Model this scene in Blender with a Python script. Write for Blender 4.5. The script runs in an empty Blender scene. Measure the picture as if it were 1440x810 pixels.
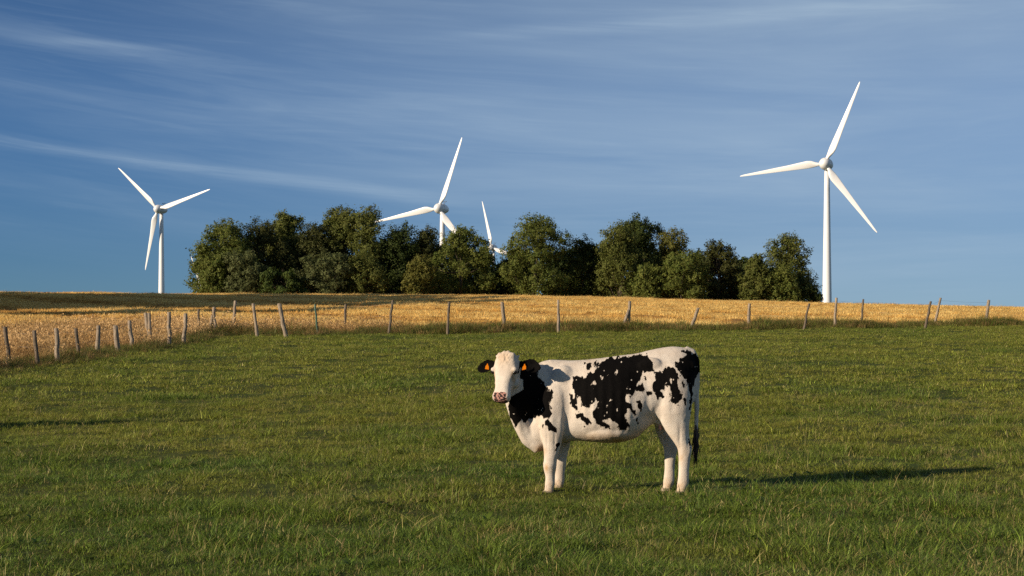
import bpy, bmesh, math, random
import numpy as np
from mathutils import Vector, Matrix

PI = math.pi
SC = bpy.context.scene
COL = SC.collection
rng = np.random.default_rng(7)

# ------------------------------------------------------------------ helpers
def link(o, parent=None):
    COL.objects.link(o)
    if parent is not None:
        o.parent = parent
    return o

def tag(o, label=None, cat=None, group=None, kind=None):
    if label: o['label'] = label
    if cat: o['category'] = cat
    if group: o['group'] = group
    if kind: o['kind'] = kind
    return o

def empty(name, loc, rz=0.0):
    o = bpy.data.objects.new(name, None)
    o.empty_display_size = 0.2
    o.location = loc
    o.rotation_euler = (0, 0, rz)
    return link(o)

def mesh_np(name, V, F, smooth=False):
    """V (n,3); F list of (m,k) int arrays"""
    me = bpy.data.meshes.new(name)
    V = np.asarray(V, dtype=np.float32)
    if isinstance(F, np.ndarray): F = [F]
    F = [np.asarray(f, dtype=np.int32) for f in F if len(f)]
    loops = np.concatenate([f.ravel() for f in F])
    tot = np.concatenate([np.full(len(f), f.shape[1], np.int32) for f in F])
    start = np.concatenate([[0], np.cumsum(tot)[:-1]]).astype(np.int32)
    me.vertices.add(len(V)); me.vertices.foreach_set('co', V.ravel())
    me.loops.add(len(loops)); me.loops.foreach_set('vertex_index', loops)
    me.polygons.add(len(tot)); me.polygons.foreach_set('loop_start', start)
    me.polygons.foreach_set('loop_total', tot)
    me.polygons.foreach_set('use_smooth', np.full(len(tot), smooth, dtype=bool))
    me.update(calc_edges=True); me.validate()
    return me

def obj_np(name, V, F, mat=None, parent=None, smooth=False):
    me = mesh_np(name, V, F, smooth)
    if mat: me.materials.append(mat)
    return link(bpy.data.objects.new(name, me), parent)

def attr(me, name, vals, typ='FLOAT', dom='POINT'):
    a = me.attributes.new(name, typ, dom)
    vals = np.asarray(vals, dtype=np.float32)
    if typ == 'FLOAT': a.data.foreach_set('value', vals.ravel())
    elif typ == 'FLOAT_COLOR': a.data.foreach_set('color', vals.ravel())
    elif typ == 'FLOAT_VECTOR': a.data.foreach_set('vector', vals.ravel())
    return a

class MB:
    """collects closed lofts into one mesh"""
    def __init__(s): s.v = []; s.q = []; s.t = []; s.n = 0
    def loft(s, rings, cap=True):
        n = len(rings[0]); b = s.n
        for r in rings: s.v.append(np.asarray(r, float))
        k = len(rings); i = np.arange(n); j = (i + 1) % n
        for a in range(k - 1):
            s.q.append(np.stack([b + a*n + i, b + a*n + j, b + (a+1)*n + j, b + (a+1)*n + i], 1))
        s.n += n*k
        if cap:
            for ring, flip in ((0, True), (k - 1, False)):
                c = np.mean(rings[ring], axis=0); s.v.append(c[None, :])
                ii = b + ring*n + i; jj = b + ring*n + j
                f = np.stack([jj, ii, np.full(n, s.n)], 1) if flip else np.stack([ii, jj, np.full(n, s.n)], 1)
                s.t.append(f); s.n += 1
    def tube(s, pts, rad, n=8, cap=True):
        pts = [np.array(p, float) for p in pts]
        if np.isscalar(rad): rad = [rad]*len(pts)
        rings = []; ref = None
        for i, p in enumerate(pts):
            d = pts[min(i+1, len(pts)-1)] - pts[max(i-1, 0)]
            d = d/(np.linalg.norm(d) + 1e-9)
            if ref is None:
                ref = np.array([1., 0, 0]) if abs(d[0]) < .9 else np.array([0, 1., 0])
            a = ref - d*np.dot(ref, d); a /= np.linalg.norm(a) + 1e-9
            bb = np.cross(d, a); ref = a
            th = np.linspace(0, 2*PI, n, endpoint=False)
            rings.append(p + rad[i]*(np.cos(th)[:, None]*a + np.sin(th)[:, None]*bb))
        s.loft(rings, cap)
    def ellipsoid(s, c, r, n=20, m=12, rot=None):
        c = np.array(c, float); rings = []
        for k in range(m):
            ph = PI*(k + .5)/m; th = np.linspace(0, 2*PI, n, endpoint=False)
            p = np.stack([r[0]*np.sin(ph)*np.cos(th), r[1]*np.sin(ph)*np.sin(th), -r[2]*np.cos(ph)*np.ones(n)], 1)
            if rot is not None: p = p @ np.array(rot).T
            rings.append(c + p)
        s.loft(rings)
    def build(s, name, mat=None, parent=None, smooth=True):
        F = []
        if s.q: F.append(np.concatenate(s.q))
        if s.t: F.append(np.concatenate(s.t))
        return obj_np(name, np.concatenate(s.v), F, mat, parent, smooth)

def hash2(ix, iy, seed=0):
    h = (ix.astype(np.int64)*374761393 + iy.astype(np.int64)*668265263 + seed*1442695041) & 0xffffffff
    h = ((h ^ (h >> 13))*1274126177) & 0xffffffff
    return ((h ^ (h >> 16)) & 0xffffff)/float(0xffffff)

def vnoise(x, y, seed=0):
    x = np.asarray(x, float); y = np.asarray(y, float)
    ix = np.floor(x); iy = np.floor(y); fx = x - ix; fy = y - iy
    fx = fx*fx*(3 - 2*fx); fy = fy*fy*(3 - 2*fy)
    a = hash2(ix, iy, seed); b = hash2(ix+1, iy, seed); c = hash2(ix, iy+1, seed); d = hash2(ix+1, iy+1, seed)
    return (a*(1-fx) + b*fx)*(1-fy) + (c*(1-fx) + d*fx)*fy

def fbm(x, y, seed=0, o=3):
    r = 0; amp = .5; tot = 0
    for k in range(o):
        r = r + amp*vnoise(x*2**k, y*2**k, seed+k*17); tot += amp; amp *= .5
    return r/tot

def sstep(a, b, x):
    t = np.clip((np.asarray(x, float) - a)/(b - a), 0, 1)
    return t*t*(3 - 2*t)

# ------------------------------------------------------------------ camera model
FPX, HC, YH = 2400.0, 1.7, 462.0          # focal length in photo pixels, eye height, level row

# ------------------------------------------------------------------ terrain
_D = np.concatenate([np.arange(0, 400, .5), np.arange(400, 9000, 20.)])
_S = .0315*sstep(14, 30, _D)*(1 - sstep(168, 206, _D)) - .03*sstep(190, 215, _D)*(1 - sstep(290, 360, _D))
_Z = np.concatenate([[0], np.cumsum((_S[1:] + _S[:-1])/2*np.diff(_D))])

def ground_z(x, y, micro=True):
    x = np.asarray(x, float); y = np.asarray(y, float)
    z = np.interp(y, _D, _Z)
    lat = np.where(x < 0, -.0085*x, -.0215*x)
    z = z + np.clip(lat, -4, 2.5)*sstep(75, 160, y)*(1 - .8*sstep(240, 360, y))
    if micro:
        m = (fbm(x*.35, y*.35, 3) - .5)*.14 + (fbm(x*1.3, y*1.3, 9) - .5)*.11 + (fbm(x*3.1, y*2.4, 19) - .5)*.06
        z = z + m*(1 - sstep(100, 200, y))*sstep(0, 8, y) + (fbm(x*.02, y*.02, 21) - .5)*.5*sstep(60, 160, y)
    return z

def gz(x, y): return float(ground_z(np.array([x]), np.array([y]))[0])

def at(px, py, dmin=9.0, dmax=185.0):
    """the ground point seen at a photo pixel"""
    d = np.arange(dmin, dmax, .1)
    x = (px - 720)/FPX*d; z = HC - (py - YH)/FPX*d
    below = z <= ground_z(x, d, False)
    i = int(np.argmax(below)) if below.any() else len(d) - 1
    return float(x[i]), float(d[i])

# ------------------------------------------------------------------ node helpers
def new_mat(name):
    m = bpy.data.materials.new(name); m.use_nodes = True
    nt = m.node_tree; nt.nodes.clear()
    out = nt.nodes.new('ShaderNodeOutputMaterial')
    return m, nt, out

class NT:
    def __init__(s, nt): s.nt = nt
    def n(s, typ, ins=None, **kw):
        nd = s.nt.nodes.new(typ)
        for k, v in kw.items(): setattr(nd, k, v)
        for k, v in (ins or {}).items():
            if isinstance(v, bpy.types.NodeSocket): s.nt.links.new(v, nd.inputs[k])
            else: nd.inputs[k].default_value = v
        return nd
    def math(s, op, a, b=0.0, c=0.0, clamp=False):
        nd = s.n('ShaderNodeMath', {0: a, 1: b, 2: c}, operation=op, use_clamp=clamp)
        return nd.outputs[0]
    def mix(s, f, a, b, blend='MIX'):
        nd = s.nt.nodes.new('ShaderNodeMix'); nd.data_type = 'RGBA'; nd.blend_type = blend
        for i, v in ((0, f), (6, a), (7, b)):
            if isinstance(v, bpy.types.NodeSocket): s.nt.links.new(v, nd.inputs[i])
            else: nd.inputs[i].default_value = v if i == 0 else (*v, 1) if len(v) == 3 else v
        return nd.outputs[2]
    def noise(s, vec, scale, detail=3, rough=.55, dist=0.0):
        nd = s.n('ShaderNodeTexNoise', {'Vector': vec, 'Scale': scale, 'Detail': detail, 'Roughness': rough, 'Distortion': dist})
        return nd.outputs[0]
    def ramp(s, f, lo, hi, a=0.0, b=1.0):
        nd = s.n('ShaderNodeMapRange', {0: f, 1: lo, 2: hi, 3: a, 4: b}, interpolation_type='SMOOTHSTEP')
        return nd.outputs[0]
    def pos(s): return s.n('ShaderNodeNewGeometry').outputs['Position']
    def scale(s, vec, sx, sy, sz):
        return s.n('ShaderNodeMapping', {'Vector': vec, 'Scale': (sx, sy, sz)}).outputs[0]
    def link(s, a, b): s.nt.links.new(a, b)

def leafy_shader(T, out, col, transl=.35, rough=.55, spec=.3):
    p = T.n('ShaderNodeBsdfPrincipled', {'Base Color': col, 'Roughness': rough, 'Specular IOR Level': spec})
    t = T.n('ShaderNodeBsdfTranslucent', {'Color': col})
    mx = T.n('ShaderNodeMixShader', {0: transl, 1: p.outputs[0], 2: t.outputs[0]})
    T.link(mx.outputs[0], out.inputs[0])

# ------------------------------------------------------------------ materials
def mat_grass(name, g1, g2, g3, dry1, dry2, patch=.35, transl=.3):
    m, nt, out = new_mat(name); T = NT(nt)
    pos = T.pos()
    n1 = T.noise(pos, patch, 4, .6); n2 = T.noise(pos, 2.3, 3, .6)
    tint = T.n('ShaderNodeAttribute', attribute_name='tint', attribute_type='INSTANCER').outputs['Fac']
    dry = T.n('ShaderNodeAttribute', attribute_name='dry', attribute_type='GEOMETRY').outputs['Fac']
    yy = T.n('ShaderNodeSeparateXYZ', {0: pos}).outputs[1]
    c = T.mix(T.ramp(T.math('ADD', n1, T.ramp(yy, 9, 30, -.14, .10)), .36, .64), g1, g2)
    c = T.mix(T.ramp(n2, .42, .68, 0, .75), c, g3)
    c = T.mix(T.ramp(tint, .2, 1.0, 0, .5), c, g3)
    dc = T.mix(T.ramp(n2, .3, .7), dry1, dry2)
    c = T.mix(dry, c, dc)
    sh = T.n('ShaderNodeAttribute', attribute_name='shade', attribute_type='GEOMETRY').outputs['Fac']
    c = T.n('ShaderNodeVectorMath', {0: c, 1: T.n('ShaderNodeCombineXYZ', {0: sh, 1: sh, 2: sh}).outputs[0]}, operation='MULTIPLY').outputs[0]
    leafy_shader(T, out, c, transl)
    return m

def mat_straw(name, a, b, c_, patch=.15, transl=.25):
    m, nt, out = new_mat(name); T = NT(nt)
    pos = T.pos()
    n1 = T.noise(pos, patch, 4, .6); n2 = T.noise(pos, 1.1, 3, .6)
    tint = T.n('ShaderNodeAttribute', attribute_name='tint', attribute_type='INSTANCER').outputs['Fac']
    dry = T.n('ShaderNodeAttribute', attribute_name='dry', attribute_type='GEOMETRY').outputs['Fac']
    c = T.mix(T.ramp(tint, .35, .95), T.mix(T.ramp(tint, 0., .4), c_, a), b)
    c = T.mix(T.ramp(n1, .46, .70, 0, .35), c, c_)
    c = T.mix(T.ramp(n2, .5, .7, 0, .5), c, a)
    c = T.mix(T.math('MULTIPLY', dry, .35), c, c_)
    sh = T.math('MINIMUM', T.n('ShaderNodeAttribute', attribute_name='shade', attribute_type='GEOMETRY').outputs['Fac'], 1.25); sh = T.math('MAXIMUM', sh, .8)
    c = T.n('ShaderNodeVectorMath', {0: c, 1: T.n('ShaderNodeCombineXYZ', {0: sh, 1: sh, 2: sh}).outputs[0]}, operation='MULTIPLY').outputs[0]
    leafy_shader(T, out, c, transl, .6, .2)
    return m

def mat_ground(name, c1, c2, c3, sc1=.4, sc2=3.0, bump=.3):
    m, nt, out = new_mat(name); T = NT(nt)
    pos = T.pos()
    n1 = T.noise(pos, sc1, 5, .6); n2 = T.noise(pos, sc2, 5, .65); n3 = T.noise(pos, 18., 3, .6)
    c = T.mix(T.ramp(n1, .35, .65), c1, c2)
    c = T.mix(T.ramp(n2, .45, .7, 0, .8), c, c3)
    b = T.n('ShaderNodeBump', {'Height': T.math('ADD', n2, T.math('MULTIPLY', n3, .4)), 'Strength': bump, 'Distance': .1})
    p = T.n('ShaderNodeBsdfPrincipled', {'Base Color': c, 'Roughness': .95, 'Specular IOR Level': .1, 'Normal': b.outputs[0]})
    T.link(p.outputs[0], out.inputs[0])
    return m

def mat_leaf(name, c1, c2, c3, transl=.3):
    """foliage: per-clump variation stored in the attribute 'var'"""
    m, nt, out = new_mat(name); T = NT(nt)
    var = T.n('ShaderNodeAttribute', attribute_name='var', attribute_type='GEOMETRY').outputs['Fac']
    rnd = T.n('ShaderNodeAttribute', attribute_name='rnd', attribute_type='GEOMETRY').outputs['Fac']
    c = T.mix(var, c1, c2)
    c = T.mix(T.ramp(rnd, .45, 1.0, 0, .65), c, c3)
    leafy_shader(T, out, c, transl, .6, .12)
    return m

def mat_bark(name, c1, c2, sc=3.0):
    m, nt, out = new_mat(name); T = NT(nt)
    tc = T.n('ShaderNodeTexCoord').outputs['Object']
    v = T.scale(tc, 9, 9, 1.4)
    n1 = T.noise(v, sc, 5, .65); n2 = T.noise(tc, 1.7, 2)
    c = T.mix(T.ramp(n1, .35, .65), c1, c2)
    c = T.mix(T.ramp(n2, .5, .7, 0, .5), c, tuple(v_*.6 for v_ in c1))
    b = T.n('ShaderNodeBump', {'Height': n1, 'Strength': .6, 'Distance': .03})
    p = T.n('ShaderNodeBsdfPrincipled', {'Base Color': c, 'Roughness': .85, 'Specular IOR Level': .2, 'Normal': b.outputs[0]})
    T.link(p.outputs[0], out.inputs[0])
    return m

def mat_plain(name, col, rough=.5, spec=.4, var=.06, sc=2.0, metal=0.0):
    m, nt, out = new_mat(name); T = NT(nt)
    tc = T.n('ShaderNodeTexCoord').outputs['Object']
    n1 = T.noise(tc, sc, 4, .6)
    c = T.mix(T.ramp(n1, .3, .7), tuple(v*(1 - var) for v in col), tuple(min(1, v*(1 + var)) for v in col))
    p = T.n('ShaderNodeBsdfPrincipled', {'Base Color': c, 'Roughness': rough, 'Specular IOR Level': spec, 'Metallic': metal})
    T.link(p.outputs[0], out.inputs[0])
    return m

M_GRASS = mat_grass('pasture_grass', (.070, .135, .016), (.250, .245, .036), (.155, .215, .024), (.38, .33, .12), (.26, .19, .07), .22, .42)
M_VERGE = mat_grass('verge_grass', (.072, .122, .018), (.135, .140, .030), (.105, .150, .022), (.34, .22, .085), (.22, .13, .05), .6, .38)
M_STUB = mat_straw('stubble_straw', (.86, .52, .13), (.98, .74, .28), (.34, .165, .045), .15, .40)
M_DRY = mat_straw('dry_grass', (.40, .25, .095), (.70, .47, .22), (.20, .115, .04), .6, .4)
M_PAST = mat_ground('pasture_ground', (.038, .056, .010), (.055, .064, .013), (.052, .048, .015), .35, 3.)
M_FIELD = mat_ground('stubble_ground', (.30, .16, .045), (.40, .23, .07), (.18, .09, .03), .12, 1.2, .6)
M_TURB = mat_plain('turbine_white', (.70, .70, .70), .35, .5, .02, .3)
M_STEEL = mat_plain('dark_steel', (.12, .12, .12), .45, .5, .2, 3., .6)
M_POST = mat_bark('weathered_post', (.31, .25, .185), (.18, .14, .10), 3.)
M_POSTD = mat_bark('dark_post', (.16, .125, .09), (.09, .07, .05), 3.)
M_POSTG = mat_plain('green_post', (.035, .085, .055), .5, .4, .2, 4.)
M_WIRE = mat_plain('wire', (.18, .17, .16), .5, .5, .2, 3., .7)
M_BARK = mat_bark('tree_bark', (.10, .08, .055), (.055, .043, .03), 2.)

# ------------------------------------------------------------------ world and light
SUN_EL, SUN_AZ = math.radians(17.9), math.radians(29.5)     # azimuth: how far the sun stands behind the lens plane, on the left
sun_dir = Vector((-math.cos(SUN_AZ)*math.cos(SUN_EL), -math.sin(SUN_AZ)*math.cos(SUN_EL), math.sin(SUN_EL)))

w = bpy.data.worlds.new('World'); SC.world = w; w.use_nodes = True
nt = w.node_tree; nt.nodes.clear(); T = NT(nt)
sky = T.n('ShaderNodeTexSky', sky_type='NISHITA', sun_disc=False)
sky.sun_elevation = SUN_EL
sky.sun_rotation = math.atan2(sun_dir.x, sun_dir.y)
sky.altitude = 200; sky.air_density = .5; sky.dust_density = 0.0; sky.ozone_density = 6.0
d = T.n('ShaderNodeTexCoord').outputs['Generated']
sep = T.n('ShaderNodeSeparateXYZ', {0: d})
dx, dy, dz = sep.outputs
az = T.math('ARCTAN2', dx, T.math('MAXIMUM', dy, .0001)); 
az = T.math('ARCTAN2', dx, dy)
el = T.math('ARCSINE', dz)
# cirrus: long fibres sloping down to the right, finer veils, two bright streaks
tilt = .16
v = T.math('ADD', el, T.math('SUBTRACT', T.math('MULTIPLY', az, .06), T.math('MULTIPLY', T.math('MULTIPLY', az, az), .13)))
u = T.math('SUBTRACT', az, T.math('MULTIPLY', el, tilt))
def streak_noise(su, sv, off, detail, rough, dist):
    vec = T.n('ShaderNodeCombineXYZ', {0: T.math('MULTIPLY', u, su), 1: T.math('MULTIPLY', v, sv), 2: off})
    return T.noise(vec.outputs[0], 1.0, detail, rough, dist)
c1 = T.ramp(streak_noise(3.0, 26., 1.7, 5, .58, .5), .40, .78)
c2 = T.ramp(streak_noise(7.0, 105., 5.2, 7, .64, 1.1), .38, .8)
c3 = T.ramp(streak_noise(1.6, 9., 9.4, 3, .5, .3), .34, .7)
veil = T.math('MULTIPLY', c3, T.math('ADD', T.math('MULTIPLY', c1, .70), T.math('MULTIPLY', T.math('MULTIPLY', c2, T.ramp(streak_noise(2.5, 7., 31.3, 2, .5, .2), .25, .65, .3, 1.)), .34)))
def streak(px0, py0, px1, py1, width, soft):
    a0, e0 = (px0 - 720)/FPX, (YH - py0)/FPX
    a1, e1 = (px1 - 720)/FPX, (YH - py1)/FPX
    sl = (e1 - e0)/(a1 - a0)
    wob = T.math('MULTIPLY', T.math('SUBTRACT', streak_noise(5., 9., 3.3, 3, .5, 0.), .5), .010)
    dist = T.math('ABSOLUTE', T.math('ADD', T.math('SUBTRACT', T.math('SUBTRACT', el, e0), T.math('MULTIPLY', T.math('SUBTRACT', az, a0), sl)), wob))
    band = T.ramp(dist, 0, width/FPX, 1, 0)
    ends = T.math('MULTIPLY', T.ramp(az, a0 - soft, a0 + soft, 0, 1), T.ramp(az, a1 - soft, a1 + soft, 1, 0))
    body = T.ramp(streak_noise(8., 190., 7.7, 7, .66, .5), .3, .7, .25, 1.0)
    return T.math('MULTIPLY', T.math('MULTIPLY', band, ends), body)
s1 = streak(-200, 185, 600, 276, 15, .06)
s2 = streak(650, 50, 1380, 22, 16, .05)
s3 = streak(60, 72, 250, 79, 9, .03)
cloud = T.math('ADD', T.math('ADD', T.math('MULTIPLY', veil, .40), T.math('MULTIPLY', T.math('MULTIPLY', T.ramp(dz, .03, .16), T.ramp(az, -.28, 0)), .12)), T.math('ADD', T.math('MULTIPLY', s1, .36), T.math('ADD', T.math('MULTIPLY', s2, .20), T.math('MULTIPLY', s3, .2))))
cloud = T.math('ADD', cloud, T.math('MULTIPLY', T.ramp(az, -.34, .30), T.math('ADD', T.ramp(dz, .0, .12, .37, .20), T.math('MULTIPLY', c3, .17))))
cloud = T.math('MULTIPLY', cloud, .9, clamp=True)
skyc = T.n('ShaderNodeHueSaturation', {'Color': sky.outputs[0], 'Saturation': .97, 'Value': 1.0, 'Hue': .5}).outputs[0]
skyc = T.mix(1.0, skyc, (.99, 1.10, 1.02), 'MULTIPLY')
skyc = T.mix(1.0, skyc, T.n('ShaderNodeCombineXYZ', {0: T.ramp(dz, -.01, .15, .60, 1.06), 1: T.ramp(dz, -.01, .15, .63, 1.04), 2: T.ramp(dz, -.01, .15, .66, 1.06)}).outputs[0], 'MULTIPLY')
allc = T.mix(cloud, skyc, (5.8, 7.5, 9.2))
bg = T.n('ShaderNodeBackground', {'Color': allc, 'Strength': .0505})
wo = T.n('ShaderNodeOutputWorld'); T.link(bg.outputs[0], wo.inputs[0])

sl = bpy.data.lights.new('sun', 'SUN'); sl.energy = 5.0; sl.angle = math.radians(.53); sl.color = (1.0, .84, .64)
so = link(bpy.data.objects.new('sun', sl)); so.rotation_euler = sun_dir.to_track_quat('Z', 'Y').to_euler()

cam = bpy.data.cameras.new('camera'); cam.sensor_width = 36; cam.lens = FPX/1440*36
cam.shift_y = (YH - 405)/1440; cam.clip_start = .1; cam.clip_end = 20000
co = link(bpy.data.objects.new('camera', cam)); co.location = (0, 0, HC); co.rotation_euler = (PI/2, 0, 0)
SC.camera = co
SC.cycles.use_denoising = False
vs = SC.view_settings; vs.view_transform = 'Standard'; vs.look = 'None'; vs.exposure = .52; vs.gamma = 1

# ------------------------------------------------------------------ fence layout (photo pixels of foot and top of every post)
LEFT_POSTS = [(15,512,8,460,0),(55,514,49,465,0),(81,511.5,79,462,1),(114,506,107,462,0),(137,502,139,458,1),(168,497.5,163,458,1),
              (187,493.6,181.5,451,1),(212.6,487,204,440,2),(238,487,238,439,1),(257,483.5,260,441,1),(279,474,280,435,0),(300,471,301,432,3)]
BACK_POSTS = [(327,469,330.5,423,1),(363,474,356,427,1),(404.6,475,392.7,427,4),(447.7,471.5,443,428,5),(484,468,486.7,428,0),(545.5,470.4,552.4,422.4,0),
              (629,470,631.5,425,0),(710.6,467,706,425,1),(785,468,785,422,1),(884.6,465,885.7,423.5,6),(968,464.5,982,433,1),(1053,463,1053.7,427,1),
              (1128,464.5,1138,427,0),(1173,462.5,1175.7,419,1),(1209.6,459,1213,421,0),(1299,462.5,1309,424,0),(1313,458,1322,419,1),(1384.8,458,1390,422,1)]
def post_world(p):
    x, y = at(p[0], p[1]); return x, y
LP = [post_world(p) for p in LEFT_POSTS]; BP = [post_world(p) for p in BACK_POSTS]
_ly = np.array([20.] + [p[1] for p in LP]); _lx = np.array([-13.2] + [p[0] for p in LP])
_o = np.argsort(_ly); _ly, _lx = _ly[_o], _lx[_o]
_bx = np.array([p[0] for p in BP]); _by = np.array([p[1] for p in BP]); _o = np.argsort(_bx); _bx, _by = _bx[_o], _by[_o]
_by = np.convolve(np.pad(_by, 2, mode='edge'), np.ones(5)/5, 'valid')
_lxs = np.convolve(np.pad(_lx, 2, mode='edge'), np.ones(5)/5, 'valid')
def fence_y(x): return np.interp(x, _bx, _by)
def fence_x(y): return np.interp(y, _ly, _lxs)
def in_pasture(x, y): return (x > fence_x(y)) & (y < fence_y(x))
def fence_dist(x, y):
    """signed, positive inside the pasture"""
    return np.minimum(x - fence_x(y), fence_y(x) - y)

# ------------------------------------------------------------------ ground sheets
def axis(parts):
    out = []
    for a, b, s in parts: out.append(np.arange(a, b, s))
    return np.concatenate(out)
_pos = np.concatenate([axis([(0, 26, .35), (26, 150, 2.)]), 150*1.28**np.arange(0, 18)])
GX = np.concatenate([-_pos[:0:-1], _pos])
GY = np.concatenate([[-6000, -2000, -600, -200, -60, -20, -8], axis([(-3, 84, .35), (84, 240, 1.5)]), 240*1.2**np.arange(0, 19)])
def sheet(name, xs, ys, lift, mat, mask=None):
    X, Y = np.meshgrid(xs, ys); Z = ground_z(X, Y) + lift
    nx, ny = len(xs), len(ys)
    idx = np.arange(nx*ny).reshape(ny, nx)
    q = np.stack([idx[:-1, :-1], idx[:-1, 1:], idx[1:, 1:], idx[1:, :-1]], -1).reshape(-1, 4)
    if mask is not None:
        cx = (X[:-1, :-1] + X[1:, 1:])/2; cy = (Y[:-1, :-1] + Y[1:, 1:])/2
        q = q[mask(cx, cy).ravel()]
    V = np.stack([X, Y, Z], -1).reshape(-1, 3)
    used = np.unique(q); mp = np.full(len(V), -1); mp[used] = np.arange(len(used))
    o = obj_np(name, V[used], mp[q], mat, None, True)
    return tag(o, kind='structure')
sheet('ground', GX, GY, 0, M_PAST)
sx = GX[(GX > -400) & (GX < 400)]; sy = GY[(GY > 15) & (GY < 330)]
sheet('stubble_field', sx, sy, .008, M_FIELD, lambda x, y: ~in_pasture(x, y))

# ------------------------------------------------------------------ scatter with geometry nodes (stuff only)
def proto(name, V, F, dry, mat):
    me = mesh_np(name, V, F, True); dry = np.asarray(dry); attr(me, 'dry', dry[:, 0]); attr(me, 'shade', dry[:, 1]); me.materials.append(mat)
    return bpy.data.objects.new(name, me)

def blades(n, rad, hmin, hmax, wid, r, seg=3, lean=.5, dryp=.15, bend=.6, power=1.0, droop=False):
    """n curved tapering blades in one clump"""
    V = []; F = []; D = []; S_ = []; b = 0
    for i in range(n):
        a = r.uniform(0, 2*PI); rr = rad*math.sqrt(r.uniform())
        base = np.array([rr*math.cos(a), rr*math.sin(a), -.02])
        h = hmin + (hmax - hmin)*r.uniform()**power
        la = a + r.normal(0, 1.0); ln = lean*r.uniform()*h
        side = np.array([-math.sin(la + r.normal(0, .6)), math.cos(la + r.normal(0, .6)), 0])
        dirv = np.array([math.cos(la), math.sin(la), 0])
        w = wid*r.uniform(.6, 1.3)
        isdry = 1.0 if r.uniform() < dryp else r.uniform(0, .12)
        shade = float(np.clip(r.lognormal(-.08, .42), .35, 2.2)); S_ += [shade]*(2*seg + 1)
        for k in range(seg + 1):
            t = k/seg
            p = base + np.array([0, 0, 1])*h*(t - (bend*.35)*t*t*(1 if droop else .6)) + dirv*ln*(t*.4 + t*t*bend)
            ww = w*(1 - t)**.8*.5 + (0 if k == seg else .0004)
            if k == seg: V.append(p); D.append(isdry)
            else: V.append(p - side*ww); V.append(p + side*ww); D += [isdry, isdry]
        for k in range(seg):
            o = b + 2*k
            if k == seg - 1: F.append((o, o+1, o+2, o+2))
            else: F.append((o, o+1, o+3, o+2))
        b += 2*seg + 1
    Q = np.array([f for f in F if f[2] != f[3]], int).reshape(-1, 4); Tt = np.array([f[:3] for f in F if f[2] == f[3]], int)
    return np.array(V), [Q, Tt], np.array([D, S_]).T

def seedstalks(n, rad, hmin, hmax, r, head=.05, w=.004):
    V, F, D = blades(n, rad, hmin, hmax, w, r, 3, .5, 1.0, .5)
    V = list(V); Q = F[0].tolist(); Tt = F[1].tolist(); D = [tuple(d) for d in D]
    per = 7
    for i in range(n):
        tip = V[i*per + 6]
        for k in range(4):
            c = tip + np.array([r.normal(0, .006), r.normal(0, .006), -head*k/5 + .02])
            a = r.uniform(0, PI); s = np.array([math.cos(a), math.sin(a), 0])*.0028; u = np.array([r.normal(0, .004), r.normal(0, .004), .012])
            b = len(V); V += [c - u, c + s, c + u, c - s]; D += [(1.0, 1.0)]*4; Q.append([b, b+1, b+2, b+3])
    return np.array(V), [np.array(Q), np.array(Tt)], np.array(D)

def scatter(name, P, rotz, scale, tint, protos, pick, tilt=None, label=None, kind='stuff'):
    col = bpy.data.collections.new(name + '_clumps')
    for i, o in enumerate(protos):
        o.name = name + '_clump_%02d' % i
        col.objects.link(o)
    me = bpy.data.meshes.new(name)
    P = np.asarray(P, np.float32)
    me.vertices.add(len(P)); me.vertices.foreach_set('co', P.ravel())
    rot = np.zeros((len(P), 3), np.float32); rot[:, 2] = rotz
    if tilt is not None: rot[:, 0] = tilt[:, 0]; rot[:, 1] = tilt[:, 1]
    attr(me, 'rot', rot, 'FLOAT_VECTOR'); sc = np.asarray(scale, np.float32)
    if sc.ndim == 1: sc = np.repeat(sc[:, None], 3, 1)
    attr(me, 'scl', sc, 'FLOAT_VECTOR'); attr(me, 'tint', tint)
    a = me.attributes.new('pick', 'INT', 'POINT'); a.data.foreach_set('value', np.asarray(pick, np.int32))
    o = link(bpy.data.objects.new(name, me))
    g = bpy.data.node_groups.new(name + '_scatter', 'GeometryNodeTree')
    g.interface.new_socket('Geometry', in_out='INPUT', socket_type='NodeSocketGeometry')
    g.interface.new_socket('Geometry', in_out='OUTPUT', socket_type='NodeSocketGeometry')
    N = g.nodes; L = g.links
    gi = N.new('NodeGroupInput'); go = N.new('NodeGroupOutput')
    iop = N.new('GeometryNodeInstanceOnPoints'); ci = N.new('GeometryNodeCollectionInfo')
    ci.inputs['Collection'].default_value = col; ci.inputs['Separate Children'].default_value = True
    ci.inputs['Reset Children'].default_value = True
    def na(nm, typ):
        n = N.new('GeometryNodeInputNamedAttribute'); n.data_type = typ; n.inputs['Name'].default_value = nm
        return n.outputs['Attribute']
    L.new(gi.outputs[0], iop.inputs['Points']); L.new(ci.outputs[0], iop.inputs['Instance'])
    iop.inputs['Pick Instance'].default_value = True
    L.new(na('pick', 'INT'), iop.inputs['Instance Index'])
    e2r = N.new('FunctionNodeEulerToRotation'); L.new(na('rot', 'FLOAT_VECTOR'), e2r.inputs[0])
    L.new(e2r.outputs[0], iop.inputs['Rotation']); L.new(na('scl', 'FLOAT_VECTOR'), iop.inputs['Scale'])
    L.new(iop.outputs[0], go.inputs[0])
    md = o.modifiers.new('scatter', 'NODES'); md.node_group = g
    tag(o, label, kind=kind)
    return o

def points(n, ylo, yhi, xfun, power=1.0):
    y = ylo + (yhi - ylo)*rng.uniform(size=n)**power
    x = xfun(y)*rng.uniform(-1, 1, n)
    return x, y

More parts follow.
